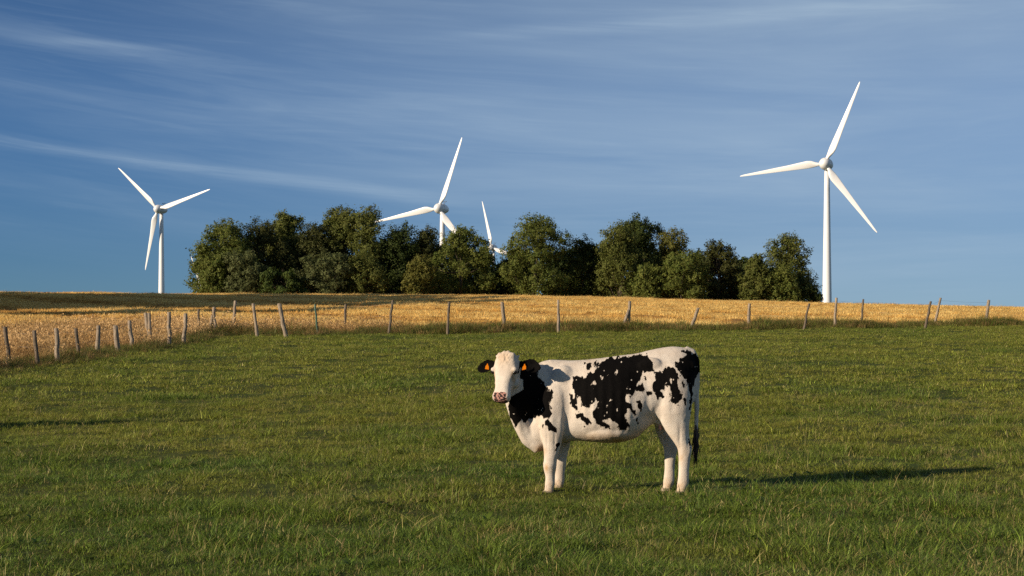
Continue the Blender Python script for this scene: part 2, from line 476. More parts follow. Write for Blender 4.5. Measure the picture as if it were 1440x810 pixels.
# ---- pasture grass
r = np.random.default_rng(11)
gp = []
for k in range(6): gp.append(proto('g', *blades(50, .16, .02, .065, .0062, r, 3, 1.5, .07, .9), M_GRASS))     # 0-5 short grazed turf
for k in range(4): gp.append(proto('g', *blades(36, .12, .05, .15, .0062, r, 3, 1.2, .10, 1.0, 1.4), M_GRASS))  # 6-9 longer tufts
for k in range(3): gp.append(proto('g', *seedstalks(3, .12, .10, .24, r), M_GRASS))                        # 10-12 stalks
for k in range(3): gp.append(proto('g', *blades(16, .16, .04, .14, .005, r, 3, 1.6, .95, 1.0), M_GRASS))      # 13-15 dead straw
for k in range(4): gp.append(proto('g', *blades(70, .32, .02, .075, .012, r, 2, 1.5, .07, .9), M_GRASS))        # 16-19 coarse turf for the far part
def rosette(r, n=9):
    V = []; F = []; D = []
    for i in range(n):
        a = 2*PI*i/n + r.normal(0, .3); ln = r.uniform(.035, .075); w = ln*r.uniform(.22, .32); up = r.uniform(.25, .9)
        dv = np.array([math.cos(a), math.sin(a), 0]); sd = np.array([-math.sin(a), math.cos(a), 0]); b0 = len(V)
        for t, ww, hz in ((0, .15, 0), (.4, 1., .55), (.75, .8, .75), (1., .05, .6)):
            p = dv*ln*t + np.array([0, 0, 1])*(.012 + ln*up*hz); V += [p - sd*w*ww/1.4, p + sd*w*ww/1.4]
        s_ = float(np.clip(r.normal(.85, .2), .5, 1.3)); D += [(0., s_)]*8
        for k in range(3): F.append((b0 + 2*k, b0 + 2*k + 1, b0 + 2*k + 3, b0 + 2*k + 2))
    return np.array(V), [np.array(F)], np.array(D)
for k in range(3): gp.append(proto('g', *rosette(r), M_GRASS))                                             # 20-22 broad-leaved weeds
Ps = []
def wid(y): return .30*y + 3.0
# area-weighted in three depth bands
for (n, ylo, yhi, kind) in ((34000, 8.5, 17, 'n'), (50000, 17, 33, 'm'), (60000, 33, 84, 'f')):
    y = ylo + (yhi - ylo)*rng.uniform(size=n*2); keep = rng.uniform(size=n*2) < wid(y)/wid(yhi); y = y[keep][:n]
    x = wid(y)*rng.uniform(-1, 1, len(y))
    ok = fence_dist(x, y) > -.3; x, y = x[ok], y[ok]
    cl = fbm(x*1.9, y*1.1, 71); ok = rng.uniform(size=len(x)) < np.clip((cl - .30)*4.5, .36, 1); x, y = x[ok], y[ok]
    m = len(x); u_ = rng.uniform(size=m)
    patch = fbm(x*.5, y*.5, 40); p2 = fbm(x*1.4, y*1.4, 51)
    if kind == 'f':
        pk = rng.integers(16, 20, m)
        long_ = u_ < .10; pk[long_] = rng.integers(6, 10, long_.sum())
        dryk = (u_ > .965); pk[dryk] = rng.integers(13, 16, dryk.sum())
        s = .45 + 1.0*p2 + .2*rng.normal(size=m)
    else:
        pk = rng.integers(0, 6, m)
        long_ = u_ < .05 + .9*np.clip(p2 - .55, 0, 1)*2; pk[long_] = rng.integers(6, 10, long_.sum())
        stalk = (u_ > .992); pk[stalk] = rng.integers(10, 13, stalk.sum())
        dryk = (u_ > .952 - .16*np.clip(patch - .5, 0, 1)*2) & ~stalk; pk[dryk] = rng.integers(13, 16, dryk.sum())
        wk = (rng.uniform(size=m) < .006 + .05*np.clip(fbm(x*.8, y*.8, 123) - .60, 0, 1)*8) & ~stalk; pk[wk] = rng.integers(20, 23, wk.sum())
        s = .40 + 1.1*p2 + .2*rng.normal(size=m)
    Ps.append(np.stack([x, y, ground_z(x, y), np.clip(s, .4, 1.7), np.clip(p2*1.2 - .1 + .2*rng.normal(size=m), 0, 1), pk], 1))
Ps = np.concatenate(Ps)
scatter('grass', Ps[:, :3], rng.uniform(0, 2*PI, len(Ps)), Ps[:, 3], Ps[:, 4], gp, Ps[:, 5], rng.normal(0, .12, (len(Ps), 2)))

# ---- rough verge under the fence
vp = []
for k in range(4): vp.append(proto('v', *blades(60, .30, .15, .50, .014, r, 3, .9, .22, .8), M_VERGE))
for k in range(3): vp.append(proto('v', *blades(50, .26, .2, .62, .016, r, 3, .7, .8, .7), M_VERGE))
def weed(r):
    V, F, D = blades(22, .16, .3, .75, .02, r, 3, .8, .25, .6); return V, F, D
for k in range(3): vp.append(proto('v', *weed(r), M_VERGE))
n = 15000
x1 = rng.uniform(-14, 34, n); off = rng.normal(.55, .9, n)
y1 = fence_y(x1) + off
n2 = 6500; y2 = rng.uniform(22, 70, n2); x2 = fence_x(y2) - rng.normal(.05, .45, n2)
x = np.concatenate([x1, x2]); y = np.concatenate([y1, y2])
lumpy = fbm(x*.45, y*.45, 77)
ok = (fence_dist(x, y) < 1.0) & (rng.uniform(size=len(x)) < .15 + 1.3*lumpy); x, y, lumpy = x[ok], y[ok], lumpy[ok]
fd = np.clip(fence_dist(x, y), 0, 2)
pk = rng.integers(0, 4, len(x)); u_ = rng.uniform(size=len(x))
pk[u_ < .10] = rng.integers(4, 7, (u_ < .10).sum()); pk[u_ > .9] = rng.integers(7, 10, (u_ > .9).sum())
s = (.12 + 1.15*lumpy + .15*rng.normal(size=len(x)))*(1 - .45*fd)*np.where((x < -10.5) & (y < 64), .72, 1)
scatter('verge_undergrowth', np.stack([x, y, ground_z(x, y)], 1), rng.uniform(0, 2*PI, len(x)), np.clip(s, .25, 1.5),
        rng.uniform(size=len(x)), vp, pk, rng.normal(0, .12, (len(x), 2)))

# ---- tall dry grass left of the fence
def feathery(r, n, hmin, hmax, lean, dryp):
    V, F, D = blades(n, .32, hmin, hmax, .012, r, 3, lean, dryp, .9); V = list(V); D = [tuple(d) for d in D]; Q = F[0].tolist()
    for i in range(n):
        tip = V[7*(i % n) + 6]; c = tip + np.array([r.normal(0, .022), r.normal(0, .022), -abs(r.normal(0, .09)) + .02])
        a = r.uniform(0, PI); s = np.array([math.cos(a), math.sin(a), r.normal(0, .3)])*r.uniform(.010, .022); u = np.array([r.normal(0, .012), r.normal(0, .012), r.uniform(.015, .04)])
        b0 = len(V); V += [c - u, c + s, c + u, c - s]; D += [(0., float(np.clip(r.normal(1.1, .25), .8, 1.25)))]*4; Q.append([b0, b0+1, b0+2, b0+3])
    return np.array(V), [np.array(Q), F[1]], np.array(D)
dp = [proto('d', *feathery(r, 50, .35, .80, .7, .25), M_DRY) for k in range(4)] + [proto('d', *feathery(r, 40, .25, .6, 1.1, .5), M_DRY) for k in range(2)]
n = 21000
y = rng.uniform(36, 96, n); x = rng.uniform(-40, 6, n)
edge = 74 + 7*(vnoise(x*.12, y*0, 5) - .5)
lim = np.where(x < -11.5, edge, 73.5 - .3*(x + 11.5))
fd = fence_dist(x, y)
ok = (fd < np.where(x < -11.5, -.15, -.6)) & (y < lim) & (x > -.32*y - 4)
x, y = x[ok], y[ok]; lump = fbm(x*.55, y*.45, 31)
ok = rng.uniform(size=len(x)) < np.clip((lump - .28)*3.5, .18, 1); x, y, lump = x[ok], y[ok], lump[ok]
scatter('dry_grass', np.stack([x, y, ground_z(x, y)], 1), rng.uniform(0, 2*PI, len(x)), np.clip(.02 + 1.5*lump + .20*rng.normal(size=len(x)), .25, 1.3),
        np.clip(lump*1.6 - .3 + .28*rng.normal(size=len(x)), 0, 1), dp, rng.integers(0, 6, len(x)), rng.normal(0, .1, (len(x), 2)))

# ---- stubble
sp = [proto('s', *blades(44, .34, .06, .19, .022, r, 2, .7, .25, .5), M_STUB) for k in range(5)]
sp += [proto('s', *blades(40, .40, .05, .22, .022, r, 2, 2.2, .12, 1.0), M_STUB) for k in range(3)]       # loose straw
n = 150000
y = 66 + (208 - 66)*rng.uniform(size=n*2)**.8; keep = rng.uniform(size=n*2) < (.32*y + 6)/(.32*208 + 6); y = y[keep]
x = (.32*y + 6)*rng.uniform(-1, 1, len(y))
ok = (fence_dist(x, y) < -.9) & ~((x < -11.5) & (y < 72)); x, y = x[ok], y[ok]
# straw swaths lie in lines across the field
lane = (x*.55 + y*.35)/8.0 + .35*(fbm(x*.05, y*.05, 61) - .5)
sw = .5 + .5*np.cos(2*PI*lane)
lump = fbm(x*.5, y*.5, 88)
keep = rng.uniform(size=len(x)) < np.clip(.25 + .45*sw + 3.2*(fbm(x*1.5, y*.55, 94) - .5), .10, 1); x, y, sw, lump = x[keep], y[keep], sw[keep], lump[keep]
pk = np.where(rng.uniform(size=len(x)) < .2 + .5*sw**3, rng.integers(5, 8, len(x)), rng.integers(0, 5, len(x)))
scatter('stubble', np.stack([x, y, ground_z(x, y)], 1), rng.uniform(0, 2*PI, len(x)), np.clip(.35 + 1.0*lump + .6*sw**3 + .25*rng.normal(size=len(x)), .4, 2.0),
        np.clip(.48 + .75*(sw - .45) + 1.5*(fbm(x*1.5, y*.55, 94) - .5) + .25*rng.normal(size=len(x)), 0, 1), sp, pk, rng.normal(0, .1, (len(x), 2)))

# ------------------------------------------------------------------ fences
def make_post(fence, p, xy, rr, wires):
    px, py, tx, ty, kind = p
    x, y = xy; z0 = gz(x, y); m = 1/FPX*y
    top = np.array([x + (tx - px)*m, y + rr.normal(0, .08), HC - (ty - YH)*m])
    base = np.array([x, y, z0 - .25])
    rad = rr.uniform(.060, .080)*(1.0 if kind in (1, 2, 3, 4, 6) else .78)
    if kind == 4: rad *= 1.2
    if kind == 5: rad = .04
    mat = {0: M_POSTD, 5: M_POSTG}.get(kind, M_POST)
    k = 7; pts = []; rads = []; wob = rr.normal(0, .013, (k, 2))
    for i in range(k):
        t = i/(k - 1); q = base + (top - base)*t; q[:2] += wob[i]*math.sin(PI*t)
        pts.append(q); rads.append(rad*(1.08 - .18*t)*(1 + rr.normal(0, .06)))
    pts.append(top + np.array([0, 0, .012])); rads.append(rad*.55)
    b = MB(); b.tube(pts, rads, 9)
    po = b.build('post', mat, fence, True)
    po['label'] = None; del po['label']
    def extra(foot, head, r0, nm):
        bb = MB(); foot = np.array(foot); head = np.array(head)
        bb.tube([foot, foot*.5 + head*.5 + rr.normal(0, .01, 3), head], [r0, r0*.95, r0*.85], 8)
        return bb.build(nm, mat, po)
    if kind == 2:
        extra((x + .02, y - .06, z0 - .2), (x + (210 - px)*m, y - .05, HC - (440 - YH)*m), rad*.9, 'prop')
    if kind == 3:
        for sx_ in (-1, 1):
            extra((x + sx_*.16, y - .02, z0 - .2), (x + sx_*.03, y - .05, z0 + .75), rad*.85, 'prop')
    if kind == 6:
        extra((x - 12.6*m, y - .05, z0 - .2), (x + .0, y - .06, z0 + .85), rad*1.1, 'prop')
    wires.append((base, top))
    return po

def make_fence(name, label, posts, world, seed, lead=None):
    rr = np.random.default_rng(seed)
    xs, ys = world[0]
    f = empty(name, (0, 0, 0)); tag(f, label, 'fence')
    wires = []
    for p, xy in zip(posts, world): make_post(f, p, xy, rr, wires)
    for frac in (.55, .92):
        b = MB(); pts = []
        seqs = ([lead] if lead else []) + wires
        for i, (a, c) in enumerate(seqs):
            q = a + (c - a)*(.2 + frac*.78)
            if i:
                mid = (pts[-1] + q)/2 - np.array([0, 0, .03]); pts.append(mid)
            pts.append(q)
        b.tube([q + np.array([0, -.05, 0]) for q in pts], .003, 5)
        b.build('wire', M_WIRE, f)
    # give the empty its place at the fence foot without moving the parts
    loc = Vector((xs, ys, gz(xs, ys))); f.location = loc
    for ch in f.children: ch.matrix_parent_inverse = Matrix.Translation(-loc)
    return f
lead_base = np.array([-13.1, 34., gz(-13.1, 34.)]); 
make_fence('wire_fence', 'leaning post and wire fence down the left side of the pasture beside tall dry grass', LEFT_POSTS, LP, 5,
           (lead_base, lead_base + np.array([0, 0, 1.1])))
make_fence('wire_fence', 'long post and wire fence along the far edge of the pasture below the golden stubble', BACK_POSTS, BP, 6)

# ------------------------------------------------------------------ wind turbines
def blade_rings(R, n=18):
    rings = []
    prof = [(.0, 1.35, 1.35, 0), (.035, 1.4, 1.3, 5), (.07, 2.1, 1.15, 20), (.11, 2.9, .95, 22), (.16, 3.15, .75, 18), (.25, 2.8, .55, 13), (.4, 2.2, .38, 8),
            (.55, 1.85, .28, 5), (.7, 1.4, .2, 3), (.85, 1.0, .14, 1.5), (.95, .72, .1, .5), (.99, .4, .07, 0), (1.0, .12, .04, 0)]
    th = np.linspace(0, 2*PI, n, endpoint=False)
    for t, ch, thk, tw in prof:
        z = t*R; tw = math.radians(tw)
        cx = ch/2*np.cos(th); cy = thk/2*np.sin(th)*(1 - .35*np.cos(th)*min(1, t*8))
        off = -(ch - 1.35)*.28 if t < .5 else -(ch - 1.35)*.28
        cx = cx + off
        x = cx*math.cos(tw) - cy*math.sin(tw); y = cx*math.sin(tw) + cy*math.cos(tw)
        rings.append(np.stack([x, y, np.full(n, z)], 1))
    return rings

def make_turbine(hub_px, hub_py, dist, yaw_deg, theta0, label, group, Rb=35.0, sl=1.0):
    hx = (hub_px - 720)/FPX*dist; hz = HC - (hub_py - YH)/FPX*dist
    psi = math.radians(yaw_deg)
    fwd = np.array([-math.sin(psi), -math.cos(psi), 0])      # the rotor looks this way (towards the lens and left)
    right = np.array([math.cos(psi), -math.sin(psi), 0]); up = np.array([0, 0, 1.])
    hubc = np.array([hx, dist, hz]); tc_ = hubc - fwd*4.2
    base = np.array([tc_[0], tc_[1], gz(tc_[0], tc_[1])])
    e = empty('wind_turbine', base); tag(e, label, 'wind turbine', group)
    rel = lambda p: np.asarray(p) - base
    Ht = hz - base[2]
    b = MB(); rings = []; th = np.linspace(0, 2*PI, 28, endpoint=False)
    for t in np.linspace(0, 1, 9):
        rad = 2.05*(1 - t) + 1.02*t
        if t == 0: rad = 2.12
        rings.append(np.stack([rad*np.cos(th), rad*np.sin(th), np.full(28, t*(Ht - 1.6))], 1))
    b.loft(rings); b.build('tower', M_TURB, e)
    def along(profile, name, mat=M_TURB):
        b = MB(); rings = []
        for s, rad, dz_ in profile:
            c = hubc + fwd*s + up*dz_
            rings.append(rel(c + rad*(np.cos(th)[:, None]*right + np.sin(th)[:, None]*up)))
        b.loft(rings); return b.build(name, mat, e)
    nac = along([(-9.2, .2, 0), (-8.9, .9, 0), (-8.0, 1.6, 0), (-6.4, 2.1, 0), (-4.4, 2.4, 0), (-2.6, 2.5, 0), (-1.75, 2.45, 0)], 'nacelle')
    along([(-1.65, 2.4, 0), (-.8, 2.5, 0), (.2, 2.35, 0), (1.2, 1.9, 0), (2.0, 1.3, 0), (2.4, .6, 0), (2.5, .15, 0)], 'hub')
    b = MB(); p0 = hubc - fwd*6.6 + up*1.9
    b.tube([rel(p0), rel(p0 + up*2.0)], .09, 8); b.tube([rel(p0 + up*1.5 - right*.8), rel(p0 + up*1.5 + right*.8)], .07, 6)
    for s in (-1, 1): b.ellipsoid(rel(p0 + up*1.75 + right*.8*s), (.2, .2, .24), 8, 6)
    m_ = b.build('wind_vane', M_STEEL, nac)
    for k in range(3):
        a = math.radians(theta0 + 120*k)
        bz = right*math.sin(a) + up*math.cos(a)
        bx = right*math.cos(a) - up*math.sin(a)
        by = fwd
        M = np.stack([-bx, -by, bz], 1)
        bb = MB(); bb.loft([rel(hubc + bz*1.6 + (ring @ M.T)) for ring in blade_rings(Rb - 1.6)])
        bb.build('blade', M_TURB, e)
    return e
G_T = 'white wind turbines beyond the wood'
make_turbine(1160, 230, 683, 22, 24.0, 'tallest white wind turbine, its whole tower clear to the right of the wood', G_T)
make_turbine(221.5, 294, 955, 20, -46.5, 'white wind turbine with its whole tower standing left of the wood', G_T)
make_turbine(616.5, 293, 800, 24, 21.0, 'white wind turbine rising large behind the middle of the wood', G_T)
make_turbine(691, 348, 1254, 22, -11.8, 'small distant white wind turbine in the dip between two trees, tower mostly hidden', G_T)
make_turbine(285, 413, 1500, 22, -19.5, 'farthest wind turbine, only a blade tip showing past the leftmost tree', G_T)

# ------------------------------------------------------------------ trees
LEAF = {
 'green':  mat_leaf('leaf_green', (0.075, 0.108, 0.021), (0.128, 0.147, 0.030), (0.177, 0.177, 0.045)),
 'olive':  mat_leaf('leaf_olive', (.078, .100, .021), (.120, .132, .030), (.150, .148, .040)),
 'brown':  mat_leaf('leaf_brown', (.040, .050, .014), (.062, .066, .017), (.080, .076, .022), .2),
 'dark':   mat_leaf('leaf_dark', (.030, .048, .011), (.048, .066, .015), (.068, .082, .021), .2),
 'grey':   mat_leaf('leaf_greygreen', (.078, .098, .034), (.115, .132, .048), (.145, .150, .060)),
 'yellow': mat_leaf('leaf_yellowgreen', (.090, .100, .020), (.140, .135, .030), (.175, .155, .040)),
 'yew':    mat_leaf('leaf_yew', (0.039, 0.065, 0.013), (0.060, 0.086, 0.017), (0.078, 0.098, 0.023), .15),
}
def make_tree(name, x, y, H, W, style, colour, seed, label, cat='tree', group=None, nleaf=None, leaf=.235, skirt=None, cname='crown'):
    rr = np.random.default_rng(seed)
    z0 = gz(x, y); e = empty(name, (x, y, z0)); tag(e, label, cat, group)
    hw = W/2
    # clump centres inside the crown's envelope
    n = {'round': 30, 'tall': 30, 'airy': 16, 'cone': 30, 'bush': 20}[style]
    cs = []; rs = []
    for i in range(n):
        u = (i + .5)/n
        if style == 'round':   zt = .12 + .80*u; w = hw*(1 - abs(2*max(zt - .42, 0)/1.22)**2.1)*(.82 + .18*min(1, zt/.25))
        elif style == 'tall':  zt = .10 + .83*u; w = hw*(.92 - .62*max(0, zt - .45)**1.25*1.6)
        elif style == 'airy':  zt = .56 + .38*u; w = hw*math.sqrt(max(.05, 1 - ((zt - .72)/.29)**2))
        elif style == 'cone':  zt = .06 + .86*u; w = hw*(1.04 - .86*zt)
        else:                  zt = .10 + .72*u; w = hw*math.sqrt(max(.1, 1 - (max(0, zt - .25)/.72)**2))
        a = i*2.399963 + rr.uniform(-.4, .4); q = math.sqrt(rr.uniform(.15, 1))
        rad = H*rr.uniform(.085, .15)*(1.0 if style not in ('bush', 'airy') else (1.35 if style == 'bush' else .82))
        rad = min(rad, hw*.5)
        w = max(w - rad*.75, .1)
        cs.append((w*q*math.cos(a) + rr.normal(0, .10*hw), w*q*math.sin(a)*.85, zt*H - rad*.2)); rs.append(rad)
    cs = np.array(cs); rs = np.array(rs)
    # keep the crown's top at H
    topv = (cs[:, 2] + rs*.95).max(); cs[:, 2] *= 1 + (H - topv)/topv*.9
    nl = nleaf or int(8500 + 560*H*hw*.6)
    wgt = rs**2; wgt = wgt/wgt.sum()
    k = rr.choice(n, nl, p=wgt)
    dirs = rr.normal(size=(nl, 3)); dirs /= np.linalg.norm(dirs, axis=1)[:, None]
    # leaf sprays: leaves gather in sub-clumps on each clump's shell
    ns = 26; sub = rr.normal(size=(n, ns, 3)); sub /= np.linalg.norm(sub, axis=2)[:, :, None]
    j = rr.integers(0, ns, nl); sd = sub[k, j]
    inner = rr.uniform(size=nl) < .22
    rad = np.where(inner, rr.uniform(.1, .8, nl), rr.normal(.92, .10, nl))
    sizes = .8 + .45*hash2(k*37, j*11, 3)
    loc = cs[k] + np.where(inner[:, None], dirs, sd)*(rs[k]*rad*sizes)[:, None]*np.array([1.1, 1.05, .9])
    loc += rr.normal(size=(nl, 3))*(rs[k]*.14)[:, None]
    if style == 'cone': loc[:, 2] -= .28*np.hypot(loc[:, 0], loc[:, 1])*.35
    loc[:, 2] = np.maximum(loc[:, 2], .15)
    nrm = (loc - cs[k]); nrm /= np.linalg.norm(nrm, axis=1)[:, None] + 1e-6
    nrm = nrm*1.1 + rr.normal(size=(nl, 3))*.5 + np.array([0, 0, .2]); nrm /= np.linalg.norm(nrm, axis=1)[:, None]
    ref = rr.normal(size=(nl, 3)); a = np.cross(nrm, ref); a /= np.linalg.norm(a, axis=1)[:, None] + 1e-6; b = np.cross(nrm, a)
    sz = leaf*rr.uniform(.5, 1.3, nl)*.5
    A = a*sz[:, None]; B = b*(sz*rr.uniform(.45, .8, nl))[:, None]
    V = np.stack([loc - A, loc + B - nrm*.03, loc + A, loc - B - nrm*.03], 1).reshape(-1, 3)
    F = np.arange(nl*4).reshape(-1, 4)
    c = obj_np(cname, V, F, LEAF[colour], e, False)
    var = np.clip(.5 + .3*rr.normal(size=n), 0, 1)[k]*.6 + .4*hash2(k*13, j*7, 5)
    attr(c.data, 'var', np.repeat(np.clip(var, 0, 1), 4)); attr(c.data, 'rnd', np.repeat(rr.uniform(size=nl), 4))
    # trunk and limbs
    tb = MB(); lean = rr.normal(0, .02*H, 2)
    tr = max(.10, .022*H)*(1 if style != 'bush' else .55)
    hts = np.linspace(0, .78 if style != 'bush' else .45, 7)*H
    path = [np.array([lean[0]*math.sin(t/H*2), lean[1]*math.sin(t/H*2), t - (.3 if t == 0 else 0)]) for t in hts]
    path = [p + np.array([rr.normal(0, .01*H), rr.normal(0, .01*H), 0])*(i > 0) for i, p in enumerate(path)]
    tb.tube(path, [tr*(1.25 - .17*i) for i in range(7)], 9)
    order = rr.permutation(n)[:min(n, 16)]
    for q in order:
        tgt = cs[q]; f = np.clip(.35 + .5*tgt[2]/H, .2, .95); i0 = min(5, int(f*5)); st = path[i0]*(1 - (f*5 - i0)) + path[i0+1]*(f*5 - i0)
        if st[2] > tgt[2] - .05*H: st = path[max(0, i0 - 2)]
        mid = st*.5 + tgt*.5 + np.array([0, 0, -.03*H]) + rr.normal(0, .015*H, 3)
        tb.tube([st, mid, tgt, tgt + (tgt - mid)*.35], [tr*.42, tr*.3, tr*.16, tr*.05], 6)
    tb.build('trunk' if style != 'bush' else 'stems', M_BARK, e)
    return e

# px centre, top row, width px, distance, style, colour, label
W_ = 'trees of the wood behind the stubble field'
WOOD = [
 (314, 306, 82, 209, 'round', 'green', 'broad green tree at the left end of the wood with a rounded crown'),
 (301, 358, 36, 206, 'bush', 'green', 'small green tree at the left tip of the wood before the broad end tree'),
 (366, 307, 84, 212, 'round', 'brown', 'dark brownish tree second from the left end of the wood'),
 (343, 349, 62, 205, 'bush', 'grey', 'grey-olive shrubby tree low in front of the dark brownish tree'),
 (399, 297, 50, 217, 'airy', 'olive', 'slim open-topped tree just right of the dark brownish tree, its light crown poking above it'),
 (442, 313, 78, 213, 'round', 'brown', 'dark brown tree left of the tallest open tree'),
 (481, 291, 60, 214, 'airy', 'olive', 'open tree with a bare trunk, left half of the tallest pair in the wood'),
 (517, 288, 42, 212, 'tall', 'olive', 'slender upright tree, right half of the tallest pair in the wood'),
 (455, 353, 70, 205, 'bush', 'grey', 'silvery willow-like tree low in front of the bare trunk'),
 (392, 376, 80, 203, 'bush', 'yew', 'deep green smooth low evergreen at the wood\'s front edge'),
 (510, 352, 56, 206, 'bush', 'olive', 'olive shrubby tree at the foot of the tallest pair'),
 (558, 314, 62, 213, 'round', 'dark', 'dark green tree just left of the middle turbine'),
 (600, 318, 46, 214, 'round', 'brown', 'brownish tree right beneath the hub of the middle turbine'),
 (590, 356, 40, 206, 'bush', 'yellow', 'yellowing small tree in front of the brownish tree under the middle turbine'),
 (648, 319, 92, 210, 'round', 'green', 'wide green tree covering the tower of the middle turbine'),
 (690, 372, 48, 215, 'bush', 'dark', 'dark bushy tree covering the foot of the small distant turbine'),
 (726, 346, 44, 214, 'round', 'dark', 'dark tree filling the dip right of the small distant turbine'),
 (752, 299, 96, 209, 'round', 'green', 'tall broad bright green tree in the middle of the wood'),
 (820, 332, 70, 213, 'round', 'dark', 'dark rounded tree right of the tall broad green tree'),
 (872, 312, 76, 209, 'tall', 'olive', 'olive conical tree with drooping sprays right of the wood\'s middle'),
 (896, 304, 60, 215, 'airy', 'dark', 'loose-topped tree showing above the olive conical tree'),
 (946, 319, 56, 212, 'tall', 'yellow', 'yellow-green upright tree with a ragged top in the right part of the wood'),
 (958, 351, 70, 206, 'bush', 'green', 'green shrubby tree low in front of the yellow-green upright tree'),
 (912, 368, 46, 206, 'bush', 'green', 'low bright shrub between the conical and the yellow-green tree'),
 (1012, 338, 66, 211, 'round', 'brown', 'dull brown-green round tree in the right part of the wood'),
 (1062, 356, 62, 207, 'cone', 'olive', 'greyish cone-shaped tree left of the tall tree at the right end'),
 (1106, 326, 66, 212, 'round', 'olive', 'tall tree at the right end of the wood, standing highest next to the tallest turbine'),
 (1098, 368, 46, 207, 'bush', 'green', 'low green bush at the foot of the tall right end tree'),
 (1124, 388, 46, 208, 'bush', 'dark', 'dark low bush closing the right end of the wood'),
]
for i, (px, ty, wpx, dd, style, colr, lab) in enumerate(WOOD):
    x = (px - 720)/FPX*dd; zt = HC - (ty - YH)/FPX*dd
    H = zt - gz(x, dd); Wm = wpx/FPX*dd*(1.24 if style != 'airy' else 1.12)
    bush = style == 'bush'
    make_tree('tree', x, dd, H, Wm, style, colr, 100 + i, lab, 'tree', W_, cname='crown')
# shaded back row closing the gaps low down
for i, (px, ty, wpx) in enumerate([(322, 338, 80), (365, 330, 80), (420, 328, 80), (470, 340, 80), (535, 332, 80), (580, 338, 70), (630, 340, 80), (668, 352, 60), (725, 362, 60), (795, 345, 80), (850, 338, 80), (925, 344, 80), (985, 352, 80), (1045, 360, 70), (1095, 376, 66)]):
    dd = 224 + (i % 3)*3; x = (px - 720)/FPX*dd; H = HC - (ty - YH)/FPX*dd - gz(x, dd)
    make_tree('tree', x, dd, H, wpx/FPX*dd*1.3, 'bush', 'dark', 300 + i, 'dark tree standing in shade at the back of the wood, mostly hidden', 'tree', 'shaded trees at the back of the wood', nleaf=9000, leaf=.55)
# the row beyond the left edge whose long shadows lie over the stubble
for i, (x, y, H, Wm) in enumerate([(-38, 93, 12, 6), (-44, 107, 16, 13), (-47, 116, 18, 15), (-50, 126, 20, 15), (-53, 136, 21, 15), (-56, 147, 21, 15), (-59, 158, 19, 13)]):
    make_tree('tree', x, y, H, Wm, 'round', 'green', 400 + i, 'tree of the row beyond the left side whose shadow lies across the stubble', 'tree', 'trees beyond the left side', nleaf=18000, leaf=1.05)
# ------------------------------------------------------------------ the cow
def ell_ring(c, a, b, ax1, ax2, n=28, p=2.0):
    th = np.linspace(0, 2*PI, n, endpoint=False); ct, st = np.cos(th), np.sin(th)
    ct = np.sign(ct)*np.abs(ct)**(2/p); st = np.sign(st)*np.abs(st)**(2/p)
    return np.array(c) + a*ct[:, None]*np.array(ax1) + b*st[:, None]*np.array(ax2)

def in_poly(px, py, poly):
    poly = np.array(poly, float); x0, y0 = poly[:, 0], poly[:, 1]; x1, y1 = np.roll(x0, -1), np.roll(y0, -1)
    r_ = np.zeros(px.shape, bool)
    for a, b, c, d_ in zip(x0, y0, x1, y1):
        if b == d_: continue
        r_ ^= ((b > py) != (d_ > py)) & (px < (c - a)*(py - b)/(d_ - b) + a)
    return r_

def resample(keys, k):
    """keys (n,m) rows -> k smooth rows (Catmull-Rom)"""
    keys = np.array(keys, float); n = len(keys)
    t = np.linspace(0, n - 1, k); i = np.clip(np.floor(t).astype(int), 0, n - 2); f = (t - i)[:, None]
    g = lambda j: keys[np.clip(j, 0, n - 1)]
    p0, p1, p2, p3 = g(i-1), g(i), g(i+1), g(i+2)
    return .5*(2*p1 + (p2 - p0)*f + (2*p0 - 5*p1 + 4*p2 - p3)*f**2 + (3*p1 - p0 - 3*p2 + p3)*f**3)

# head frame
HP = np.array([-.838, -.30, 1.425])                       # poll
hy, hp = math.radians(20), math.radians(67)
HU = np.array([-math.sin(hy)*math.cos(hp), -math.cos(hy)*math.cos(hp), -math.sin(hp)])   # down the face
HS = np.array([math.cos(hy), -math.sin(hy), 0])                                       # to the cow's left ear
HN = np.cross(HS, HU); HN /= np.linalg.norm(HN)
if HN[1] > 0: HN = -HN
def hpt(t, s, n): return HP + HU*t + HS*s + HN*n

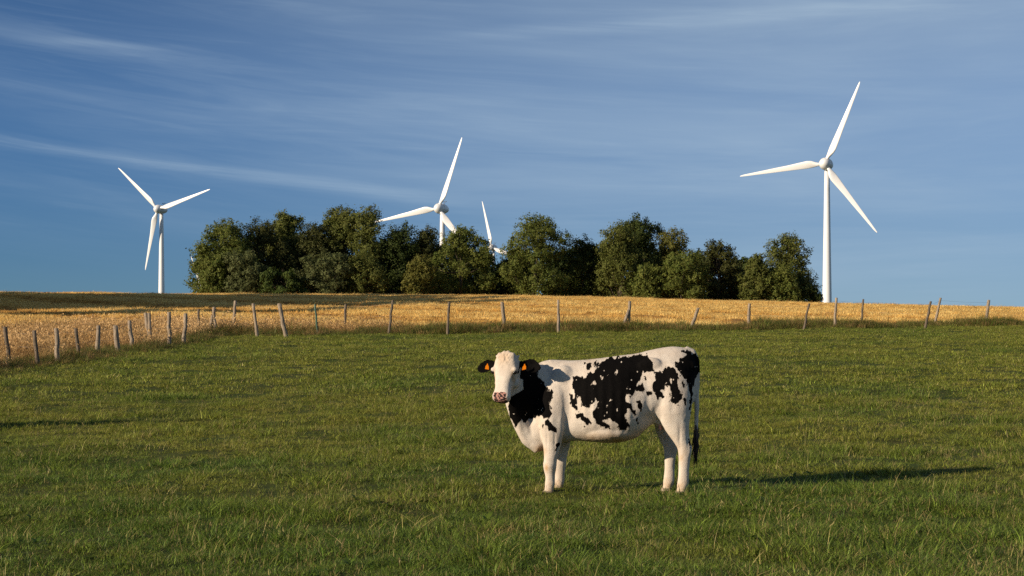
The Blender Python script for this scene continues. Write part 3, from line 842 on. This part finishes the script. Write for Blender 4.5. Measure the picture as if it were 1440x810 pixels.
def cow_mesh():
    b = MB()
    # torso: X, top, bottom, half width, exponent
    T_ = [(-.64, 1.20, .66, .07), (-.60, 1.29, .53, .13), (-.52, 1.365, .44, .185), (-.42, 1.395, .47, .225), (-.30, 1.395, .53, .25), (-.15, 1.392, .555, .285), (0, 1.40, .55, .33),
          (.20, 1.425, .532, .355), (.38, 1.452, .55, .345), (.50, 1.468, .605, .32), (.62, 1.495, .70, .295), (.74, 1.522, .78, .275), (.86, 1.535, .83, .26), (.96, 1.53, .86, .235), (1.04, 1.505, .90, .19), (1.09, 1.45, .98, .13), (1.12, 1.36, 1.12, .05)]
    rings = []
    for X, zt, zb, hw in resample(T_, 52):
        th = np.linspace(0, 2*PI, 40, endpoint=False); ct, st = np.cos(th), np.sin(th)
        zc = zb + (zt - zb)*.46
        y = hw*np.sign(ct)*np.abs(ct)**.82; up = st > 0
        z = np.where(up, zc + (zt - zc)*np.abs(st)**.9, zc - (zc - zb)*np.abs(st)**.95)
        nar = 1 - .30*np.clip((z - zc)/(zt - zc), 0, 1)**2        # narrower towards the spine
        rings.append(np.stack([np.full(40, X), y*nar, z], 1))
    b.loft(rings)
    def leg(keys, k=30):
        rs_ = []
        for X, Y, Z, rx, ry in resample(keys, k): rs_.append(ell_ring((X, Y, Z), rx, ry, (1, 0, 0), (0, 1, 0), 24))
        b.loft(rs_)
    HN_ = [(.86, -.13, 1.36, .14, .09), (.865, -.145, 1.24, .20, .12), (.865, -.16, 1.05, .205, .125), (.868, -.17, .90, .186, .114), (.885, -.168, .77, .150, .092), (.918, -.162, .65, .115, .072), (.960, -.158, .555, .089, .058), (.985, -.156, .49, .078, .052),
           (.986, -.156, .42, .067, .048), (.980, -.157, .33, .058, .042), (.974, -.158, .22, .055, .041), (.966, -.16, .125, .060, .048), (.957, -.162, .075, .053, .045), (.95, -.165, .04, .054, .047), (.945, -.167, -.01, .060, .052)]
    leg(HN_)
    far = []
    for i, (X, Y, Z, rx, ry) in enumerate(HN_):
        sh = -.128*min(1, max(0, (1.0 - Z)/.45)); far.append((X + sh, -Y, Z, rx, ry))
    leg(far)
    FN = [(-.32, -.12, 1.22, .11, .06), (-.35, -.185, 1.05, .15, .085), (-.365, -.20, .88, .148, .095), (-.372, -.20, .73, .135, .092), (-.376, -.195, .62, .114, .078), (-.380, -.185, .51, .094, .066), (-.393, -.178, .40, .072, .056), (-.400, -.174, .31, .070, .058), (-.400, -.172, .25, .060, .051), (-.399, -.171, .19, .050, .044), (-.401, -.171, .125, .053, .046), (-.407, -.173, .08, .047, .041), (-.414, -.175, .04, .051, .047), (-.418, -.176, -.01, .058, .052)]
    leg(FN)
    leg([(X + .098*min(1, max(0, (1.0 - Z)/.5)), -Y, Z, rx, ry) for X, Y, Z, rx, ry in FN])
    # neck, swinging towards the lens
    N_ = [(-.28, .0, 1.02, .37, .20), (-.42, -.01, 1.04, .345, .19), (-.55, -.05, 1.08, .30, .165), (-.66, -.11, 1.13, .255, .145), (-.75, -.18, 1.195, .215, .13), (-.81, -.25, 1.26, .175, .115), (-.835, -.29, 1.31, .12, .09)]
    K = resample(N_, 24); rings = []
    for i, (X, Y, Z, rz, rw) in enumerate(K):
        dv = K[min(i+1, 23), :3] - K[max(i-1, 0), :3]; dv /= np.linalg.norm(dv)
        sd = np.cross(dv, (0, 0, 1)); sd /= np.linalg.norm(sd); up = np.cross(sd, dv)
        rings.append(ell_ring((X, Y, Z), rw, rz, sd, up, 28))
    b.loft(rings)
    # throat, dewlap and brisket
    b.tube([(-.80, -.25, 1.08), (-.785, -.22, .97), (-.745, -.16, .84), (-.69, -.11, .71), (-.62, -.07, .60), (-.53, -.05, .535), (-.45, -.04, .56)], [.07, .075, .078, .085, .10, .112, .09], 16)
    b.ellipsoid((-.52, -.03, .66), (.15, .16, .20))
    # hooks, pins, tail head, shoulder points, flank
    for s in (-1, 1):
        b.ellipsoid((.63, s*.195, 1.34), (.13, .05, .09)); b.ellipsoid((1.045, s*.105, 1.33), (.06, .05, .07))
        b.ellipsoid((-.44, s*.175, .93), (.13, .09, .16)); b.ellipsoid((-.26, s*.13, 1.14), (.17, .095, .20))
        b.ellipsoid((.74, s*.16, .95), (.14, .09, .17))
        b.ellipsoid((1.005, s*.157 , .505), (.048, .030, .05)) if s < 0 else b.ellipsoid((.88, s*.157, .505), (.048, .030, .05))
    b.ellipsoid((.78, 0, .82), (.17, .17, .12))                   # udder
    b.ellipsoid((.20, 0, .66), (.36, .30, .125))                  # belly
    # tail
    b.tube([(1.00, 0, 1.50), (1.075, 0, 1.475), (1.112, -.005, 1.40), (1.126, -.015, 1.28), (1.122, -.025, 1.10), (1.118, -.03, .92), (1.114, -.035, .76), (1.110, -.035, .62)], [.045, .042, .036, .030, .026, .024, .021, .014], 12)
    # head
    H_ = [(-.045, .05, .02, -.05), (-.03, .085, .045, -.10), (.0, .112, .062, -.14), (.06, .126, .072, -.175), (.13, .134, .066, -.195), (.19, .127, .058, -.20), (.25, .108, .052, -.19), (.31, .092, .047, -.172), (.37, .084, .042, -.150), (.42, .088, .040, -.135), (.465, .096, .038, -.122), (.50, .094, .028, -.112), (.525, .075, .010, -.095), (.535, .045, -.012, -.07)]
    rings = []
    for t, a, f, k_ in resample(H_, 34):
        t *= .89
        th = np.linspace(0, 2*PI, 36, endpoint=False); ct, st = np.cos(th), np.sin(th)
        c = (f + k_)/2 + .02; s_ = a*np.sign(ct)*np.abs(ct)**.75
        n_ = np.where(st > 0, c + (f - c)*np.abs(st)**.7, c + (k_ - c)*np.abs(st)**.9)
        low = np.clip((c - n_)/(c - k_ + 1e-6), 0, 1); s_ = s_*(1 - .42*low**1.5)
        rings.append(HP + HU*t + s_[:, None]*HS + n_[:, None]*HN)
    b.loft(rings)
    for s in (-1, 1):
        b.ellipsoid(hpt(.145, s*.118, .030), (.032, .026, .030))       # brow
        b.ellipsoid(hpt(.235, s*.085, -.10), (.05, .05, .06))          # cheek
        b.ellipsoid(hpt(.425, s*.056, .008), (.034, .032, .034))       # nostril wing
        b.tube([hpt(.0, s*.095, -.01), hpt(-.018, s*.120, -.008), hpt(-.030, s*.130, -.006)], [.020, .015, .009], 10)   # horn bud
        # ear
        e0 = hpt(.055, s*.115, -.055); out = HS*s*.98 + np.array([0, 0, -.04 if s < 0 else .02]) - HN*.12; out /= np.linalg.norm(out)
        wv = np.cross(out, HN); wv /= np.linalg.norm(wv); fr = np.cross(wv, out); fr = fr if np.dot(fr, HN) > 0 else -fr
        rings = []
        for q, wd in resample([(0, .032), (.03, .038), (.075, .064), (.125, .079), (.175, .074), (.21, .052), (.236, .02), (.242, .005)], 20):
            th = np.linspace(0, 2*PI, 26, endpoint=False); u_ = wd*np.cos(th)
            dn = -.055*(1 - (u_/(wd + 1e-6))**2)*min(1, q/.06)*np.clip((.242 - q)/.09, .15, 1)
            f_ = .011*np.sin(th) + np.where(np.sin(th) > -2, dn, 0) + .02
            rings.append(e0 + out*q + u_[:, None]*wv + f_[:, None]*fr - np.array([0, 0, 1])*(.55*q*q))
        b.loft(rings)
    for k in range(7):
        b.ellipsoid(hpt(-.020 + .022*(k % 2) + .0022*(k - 3)**2, -.066 + .022*k, .035), (.036, .036, .042))      # curly poll
    tmp = b.build('cow_body', None, None, True)
    md = tmp.modifiers.new('r', 'REMESH'); md.mode = 'VOXEL'; md.voxel_size = .0085; md.use_smooth_shade = True
    ms = tmp.modifiers.new('s', 'SMOOTH'); ms.factor = .5; ms.iterations = 16
    dg = bpy.context.evaluated_depsgraph_get(); dg.update()
    me = bpy.data.meshes.new_from_object(tmp.evaluated_get(dg))
    old = tmp.data; bpy.data.objects.remove(tmp); bpy.data.meshes.remove(old)
    return me

# coat map drawn over the cow's side: u along the body, v down (452 units to the metre)
PATCH = [
 [(285,120),(352,128),(360,150),(375,195),(390,215),(410,225),(405,250),(400,262),(410,300),(430,350),(430,370),(410,385),(380,380),(350,375),(320,385),(300,400),(290,380),(270,410),(258,425),(240,390),(225,340),(225,290),(240,240),(250,200),(260,150)],
 [(400,262),(420,243),(433,258),(433,285),(415,303)],
 [(380,410),(392,400),(390,432),(382,436)], [(395,395),(412,388),(425,400),(440,418),(456,425),(455,445),(440,450),(425,440),(412,440),(405,415)],
 [(452,498),(462,488),(468,500),(455,527),(443,525),(446,508)],
 [(528,200),(545,180),(580,185),(610,165),(640,150),(650,125),(680,105),(740,93),(830,85),(870,88),(890,110),(900,150),(885,160),(850,165),(840,180),(825,215),(820,240),(812,255),(790,275),(770,270),(765,290),(785,305),(800,335),(820,350),(815,370),(790,345),(770,340),(765,370),(780,400),(775,435),(740,430),(720,395),(695,372),(670,375),(660,390),(690,410),(700,425),(680,425),(650,415),(630,385),(615,370),(620,345),(640,320),(630,290),(612,310),(600,335),(580,320),(555,285),(535,265),(525,230)],
 [(850,165),(890,150),(905,170),(910,200),(900,205),(893,245),(915,285),(935,290),(945,270),(935,250),(950,240),(948,215),(965,225),(975,265),(968,300),(985,310),(1020,300),(1030,290),(1022,260),(1010,225),(1018,195),(1005,160),(985,140),(955,140),(945,155),(920,160),(905,165),(898,130),(870,110),(840,150)],
 [(587,125),(600,118),(612,130),(608,155),(590,155)], [(618,125),(640,118),(643,140),(628,150)],
 [(508,275),(520,268),(525,290),(538,268),(550,290),(548,330),(530,335),(512,310)],
 [(535,350),(550,352),(570,355),(580,370),(605,375),(613,400),(600,412),(570,395),(548,380)],
 [(810,285),(825,290),(845,315),(845,340),(830,345),(815,320)], [(820,230),(850,215),(865,240),(845,258),(825,250)],
 [(870,250),(890,250),(893,270),(873,272)], [(850,185),(865,185),(867,208),(853,206)], [(780,396),(792,396),(792,420),(782,420)], [(818,380),(832,382),(826,406),(818,404)],
 [(1005,115),(1040,100),(1055,88),(1020,75),(1025,65),(1060,70),(1085,80),(1130,100),(1135,165),(1100,200),(1085,250),(1080,300),(1072,345),(1066,330),(1068,250),(1055,215),(1030,185),(1010,150)],
 [(1030,210),(1040,205),(1045,240),(1035,240)], [(1030,292),(1048,290),(1050,312),(1034,318)], [(1062,480),(1072,485),(1078,508),(1066,505)],
]
HOLES = [(663,185,7,7), (617,222,8,9), (725,160,8,11), (700,300,9,6), (680,318,6,6), (630,302,7,14), (975,205,5,9), (950,262,4,9), (780,240,6,4), (830,262,5,6)]

def coat(me):
    n = len(me.vertices); co = np.empty(n*3, np.float32); me.vertices.foreach_get('co', co); P = co.reshape(-1, 3).astype(float)
    nr = np.empty(n*3, np.float32); me.vertices.foreach_get('normal', nr); Nn = nr.reshape(-1, 3)
    X, Y, Z = P.T
    # soft hollows and swellings over the skeleton
    def bump(c, r_, amp):
        q = ((P - np.array(c))/np.array(r_)); return amp*np.exp(-(q**2).sum(1))
    D = np.zeros(n)
    for s in (-1, 1):
        D += bump((.53, s*.29, 1.20), (.13, .12, .16), -.035) + bump((.66, s*.25, 1.05), (.09, .1, .16), -.012)
        D += bump((-.20, s*.25, .93), (.05, .1, .26), -.022) + bump((-.12, s*.25, 1.28), (.10, .12, .10), -.016)
        D += bump((-.55, s*.18, 1.15), (.06, .14, .16), -.016) + bump((.62, s*.20, .80), (.10, .14, .07), -.022)
        D += bump((.28, s*.34, .80), (.22, .1, .14), .012) + bump((.90, s*.26, 1.22), (.08, .1, .12), .010)
        for k in range(6):
            D += bump((-.04 + .09*k, s*.33, 1.00 - .012*k), (.024, .2, .26), .0065)
        D += bump((.60, s*.24, .98), (.035, .1, .16), -.012) + bump((-.33, s*.25, .74), (.035, .08, .14), -.010) + bump((-.235, s*.25, .70), (.03, .1, .12), -.014)
        D += bump((-.43, s*.22, .62), (.012, .06, .12), -.006) + bump((-.35, s*.24, .60), (.012, .06, .12), -.006) + bump((-.404, s*.23, .30), (.03, .06, .035), .006)
        D += bump((1.02, s*.16, .58), (.02, .07, .10), -.010) + bump((.86, s*.24, 1.0), (.03, .08, .16), -.007)
        D += bump(hpt(.428, s*.058, .040), (.014, .014, .014), -.014)             # nostrils
        D += bump(hpt(.165, s*.125, .012), (.022, .022, .020), -.012)            # eye sockets
        D += bump((.93, -.215 if s < 0 else .215, .62), (.016, .05, .12), -.008)
    D += (fbm(X*5 + 9, Z*5 + Y*3, 4) - .5)*.010 + (fbm(X*22 + Y*9, Z*18, 14, 2) - .5)*.0035
    fold = np.sin((X*.9 + Z*.35)*62 + 3*fbm(X*6, Z*6, 2))*.004*np.exp(-(((X + .66)/.10)**2 + ((Z - .66)/.17)**2))
    head_t = (P - HP) @ HU; head_s = (P - HP) @ HS; head_n = (P - HP) @ HN
    curl = np.exp(-(((head_t - .02)/.09)**2 + ((head_s)/.11)**2))*(head_n > -.02)
    D += fold + curl*(fbm(head_s*55, head_t*38, 6, 2) - .5)*.022
    P2 = P + Nn*D[:, None]
    me.vertices.foreach_set('co', P2.astype(np.float32).ravel())
    # patches
    U = 600 + X*452; Vv = 742 - Z*452
    ang = 1.0
    ju = (fbm(U*.055, Vv*.032, 31, 2) - .5)*20 + (fbm(U*.11, Vv*.06, 37, 3) - .5)*20
    jv = (fbm(U*.05 + 40, Vv*.03, 33, 2) - .5)*22 + (fbm(U*.10 + 9, Vv*.06, 39, 3) - .5)*22
    far = Y > .02
    Uw = U + ju + np.where(far, -38, 0); Vw = Vv + jv + np.where(far, 22, 0)
    soft = np.zeros(n); offs = [(0, 0), (4, 0), (-4, 0), (0, 5), (0, -5), (3, 3), (-3, 3), (3, -3), (-3, -3)]
    for ou, ov in offs:
        blk = np.zeros(n, bool)
        for k, pg in enumerate(PATCH):
            blk |= in_poly(Uw + ou, Vw + ov, pg)
        for hx_, hy_, a, c in HOLES: blk &= ~((((Uw + ou - hx_)/a)**2 + ((Vw + ov - hy_)/c)**2) < 1)
        soft += blk/len(offs)
    fleck = vnoise(U*.085 + 7, Vv*.05, 51)*.6 + vnoise(U*.2, Vv*.12, 53)*.4
    nearb = np.zeros(n, bool)
    for pg in PATCH[5:]:
        for ou, ov in ((14, 0), (-14, 0), (0, 16), (0, -16)): nearb |= in_poly(Uw + ou, Vw + ov, pg)
    soft = np.where(nearb & (soft < .3) & (fleck > .76), np.clip((fleck - .75)*25, 0, 1), soft)
    soft = np.where((soft > .7) & (fleck < .15), 1 - np.clip((.16 - fleck)*25, 0, 1), soft)
    blk = soft
    on_spine = (Nn[:, 2] > .93) & (Z > 1.36) & (np.abs(Y) < .06)
    ear = (head_t > -.09) & (head_t < .30) & (np.abs(head_s) > .128 + 0*head_t) & (np.abs(head_s) < .45) & (head_n > -.2) & (head_n < .12) & (P[:, 1] < -.12)
    ear &= ((np.abs(head_s) > .150) | (head_n < -.03)) & (Z > 1.20) & (head_t < .18) & (head_t > -.04)
    on_head = (head_t > -.075) & (head_t < .56) & (np.abs(head_s) < .15) & (head_n > -.205 + .12*np.clip((head_t - .1)/.3, 0, 1) - .06) & (head_n < .14) & (Y < -.2)
    bud = (head_t < -.005) & (np.abs(head_s) > .085) & (head_n > -.03)
    blk = np.where(on_head, 0., blk); blk = np.where(ear & ~bud, 1., blk)
    # around the base of the left ear the black of the neck comes up to the cheek
    black = blk.astype(float)
    # pink muzzle with dark spots
    muz = (head_t > .395 + .02*(fbm(head_s*40, head_n*40, 3) - .5)) & (head_n > -.055) & (np.abs(head_s) < .070) & (Y < -.3)
    spot = fbm(head_s*75 + 3, (head_t - head_n)*60, 12, 2) + .12*sstep(.0, .06, head_s)
    mz = np.where(muz, np.where(spot > .54 - 1.5*np.clip(head_t - .435, -.02, .04), 1.0, .5), 0.0)
    nost = np.exp(-(((head_t - .428)/.013)**2 + ((np.abs(head_s) - .058)/.016)**2))*(head_n > -.02)
    mz = np.where((nost > .4) & (Y < -.3), 1.0, mz)
    mouth = (np.abs(head_t - .462 + .1*(head_n + .06)) < .006) & (head_n < -.045) & (head_n > -.10) & (Y < -.3)
    mz = np.where(mouth, 1.0, mz)
    # dirt and staining: belly, brisket, knees, hoof ends, tear line
    dirt = 1.7*np.exp(-(((X - .25)/.36)**2 + ((Z - .59)/.07)**2))*(fbm(X*7, Z*9, 8)) + .9*np.exp(-(((X + .50)/.055)**2 + ((Z - .46)/.05)**2))
    dirt += .8*np.exp(-(((X + .435)/.022)**2 + ((Z - .29)/.04)**2))*(Y < 0) + .9*np.exp(-(((X - .93)/.10)**2 + ((Z - .42)/.09)**2))*(fbm(X*20, Z*20, 5)) + .5*np.exp(-(((X + .36)/.08)**2 + ((Z - .27)/.07)**2))*fbm(X*22, Z*18, 25)
    dirt += 1.1*(1 - sstep(.02, .24, Z))*fbm(X*25, Z*25 + Y*9, 7) + .9*np.exp(-(((head_t - .215)/.05)**2 + ((np.abs(head_s) - .10)/.012)**2))*(head_n > -.06)*(Y < -.2)
    dirt += .55*curl + .12*fbm(X*4, Z*4, 19) + .25*np.exp(-(((X - .02)/.05)**2 + ((Z - 1.36)/.05)**2))
    attr(me, 'coat', np.stack([black, np.clip(mz, 0, 1), np.clip(dirt, 0, 1), np.ones(n)], 1), 'FLOAT_COLOR')
    return me

def mat_cow():
    m, nt, out = new_mat('cow_hide'); T = NT(nt)
    at_ = T.n('ShaderNodeAttribute', attribute_name='coat', attribute_type='GEOMETRY')
    s = T.n('ShaderNodeSeparateColor', {0: at_.outputs['Color']})
    tc = T.n('ShaderNodeTexCoord').outputs['Object']
    fur = T.noise(T.scale(tc, 60, 60, 22), 3., 4, .65); big = T.noise(tc, 6., 4, .6)
    white = T.mix(T.ramp(big, .35, .7), (.60, .54, .47), (.53, .46, .39))
    white = T.mix(T.ramp(fur, .45, .75, 0, .35), white, (.43, .35, .27))
    white = T.mix(T.math('MULTIPLY', s.outputs[2], .85, clamp=True), white, (.40, .24, .105))
    black = T.mix(T.ramp(fur, .35, .7), (.0025, .0023, .0023), (.007, .006, .0055))
    edge = T.math('ADD', s.outputs[0], T.math('MULTIPLY', T.math('SUBTRACT', fur, .5), .9))
    c = T.mix(T.ramp(edge, .35, .65), white, black)
    muz = T.mix(T.ramp(s.outputs[1], .62, .82), (.38, .20, .165), (.03, .024, .024))
    c = T.mix(T.ramp(s.outputs[1], .15, .4), c, muz)
    b = T.n('ShaderNodeBump', {'Height': T.math('ADD', fur, T.math('MULTIPLY', big, .6)), 'Strength': .5, 'Distance': .014})
    p = T.n('ShaderNodeBsdfPrincipled', {'Base Color': c, 'Roughness': .72, 'Specular IOR Level': .025, 'Sheen Weight': .0, 'Sheen Roughness': .5, 'Normal': b.outputs[0]})
    T.link(p.outputs[0], out.inputs[0])
    return m

M_HIDE = mat_cow()
M_EYE = mat_plain('cow_eye', (.012, .008, .006), .12, .6, .2, 20)
M_TAG = mat_plain('ear_tag_orange', (.44, .12, .003), .8, .05, .05, 20)
M_HOOF = mat_plain('cow_hoof', (.24, .19, .13), .6, .3, .3, 12)
M_SWITCH = mat_plain('tail_hair', (.05, .034, .026), .7, .25, .5, 9)
M_PINK = mat_plain('teat_skin', (.50, .26, .20), .6, .3, .1, 15)

def make_cow(label, x, y, rz):
    root = empty('cow', (x, y, gz(x, y) - .045), rz); tag(root, label, 'cow')
    me = coat(cow_mesh()); me.name = 'cow_body'; me.materials.append(M_HIDE)
    me.polygons.foreach_set('use_smooth', np.ones(len(me.polygons), bool))
    body = link(bpy.data.objects.new('body', me), root)
    for s in (-1, 1):
        b = MB(); b.ellipsoid(hpt(.165, s*.119, .014), (.025, .025, .022), 16, 12); b.build('eye', M_EYE, root)
        # ear tag: a flap with a narrow neck
        b = MB(); c = hpt(.105, s*(.205 if s < 0 else .205), -.004)
        lt = HU*.85 + np.array([0, 0, -.3]) ; lt /= np.linalg.norm(lt); sd = HS*.95 + HU*(-.25 if s > 0 else .15); sd /= np.linalg.norm(sd); th_ = np.cross(lt, sd)
        out_ = [(-.005, -.036), (-.007, -.022), (-.018, -.010), (-.022, .024), (.022, .024), (.018, -.010), (.007, -.022), (.005, -.036)]
        rings = [np.array([c + sd*a + lt*q + th_*h for a, q in out_]) for h in (-.003, .003)]
        b.loft(rings); b.build('ear_tag', M_TAG, root, False)
    # tail switch of hair
    rr = np.random.default_rng(5); b = MB()
    for k in range(46):
        a = rr.uniform(0, 2*PI); q = math.sqrt(rr.uniform()); ln = rr.uniform(.20, .44)*(1 - .3*q)
        z0 = rr.uniform(.60, .74); ox, oy = .016*q*math.cos(a), .022*q*math.sin(a)
        p = np.array([1.113 + ox, -.034 + oy, z0]); fl = rr.normal(0, .016, 2)
        b.tube([p, p + np.array([ox*.6 + fl[0]*.3, oy*.6 + fl[1]*.3, -ln*.4]), p + np.array([ox*.4 + fl[0]*.8 - .006, oy*.4 + fl[1], -ln*.75]), p + np.array([-ox*.2 + fl[0]*1.3 - .012, -oy*.2 + fl[1]*1.2, -ln])], [.005, .0055, .0045, .0012], 5)
    b.build('tail_switch', M_SWITCH, root)
    for X, Y in ((-.418, -.176), (-.323, .176), (.945, -.167), (.817, .167)):
        b = MB()
        for s in (-1, 1):
            rings = []
            for z_, q in ((-.02, 1.08), (.0, 1.08), (.03, 1.0), (.052, .86)):
                rings.append(ell_ring((X - .004 - .006*(1 - z_*15), Y + s*.026, z_), .058*q, .029*q, (1, 0, 0), (0, 1, 0), 16))
            b.loft(rings)
        b.build('hoof', M_HOOF, root)
    for X, Y in ((.735, -.085), (.80, -.10), (.76, .07)):
        b = MB(); b.tube([(X, Y, .745), (X, Y, .715), (X, Y - .004, .68), (X, Y - .004, .668)], [.015, .016, .013, .007], 10); b.build('teat', M_PINK, root)
    return root
COW_D = 17.75
cow = make_cow('black and white cow standing side-on in the pasture, facing the viewer with orange ear tags', (827.8 - 720)/FPX*COW_D, COW_D, math.radians(-2))
# a herd mate just outside the left edge; its shadow reaches into the pasture
def copy_tree(o, parent=None):
    c = o.copy(); COL.objects.link(c); c.parent = parent
    for ch in o.children: copy_tree(ch, c)
    return c
mate = copy_tree(cow)
mate.location = (-9.9, 26.0, gz(-9.9, 26.0) - .045); mate.rotation_euler = (0, 0, math.radians(14))
mate['label'] = 'second black and white cow standing beyond the left edge, its shadow on the grass'
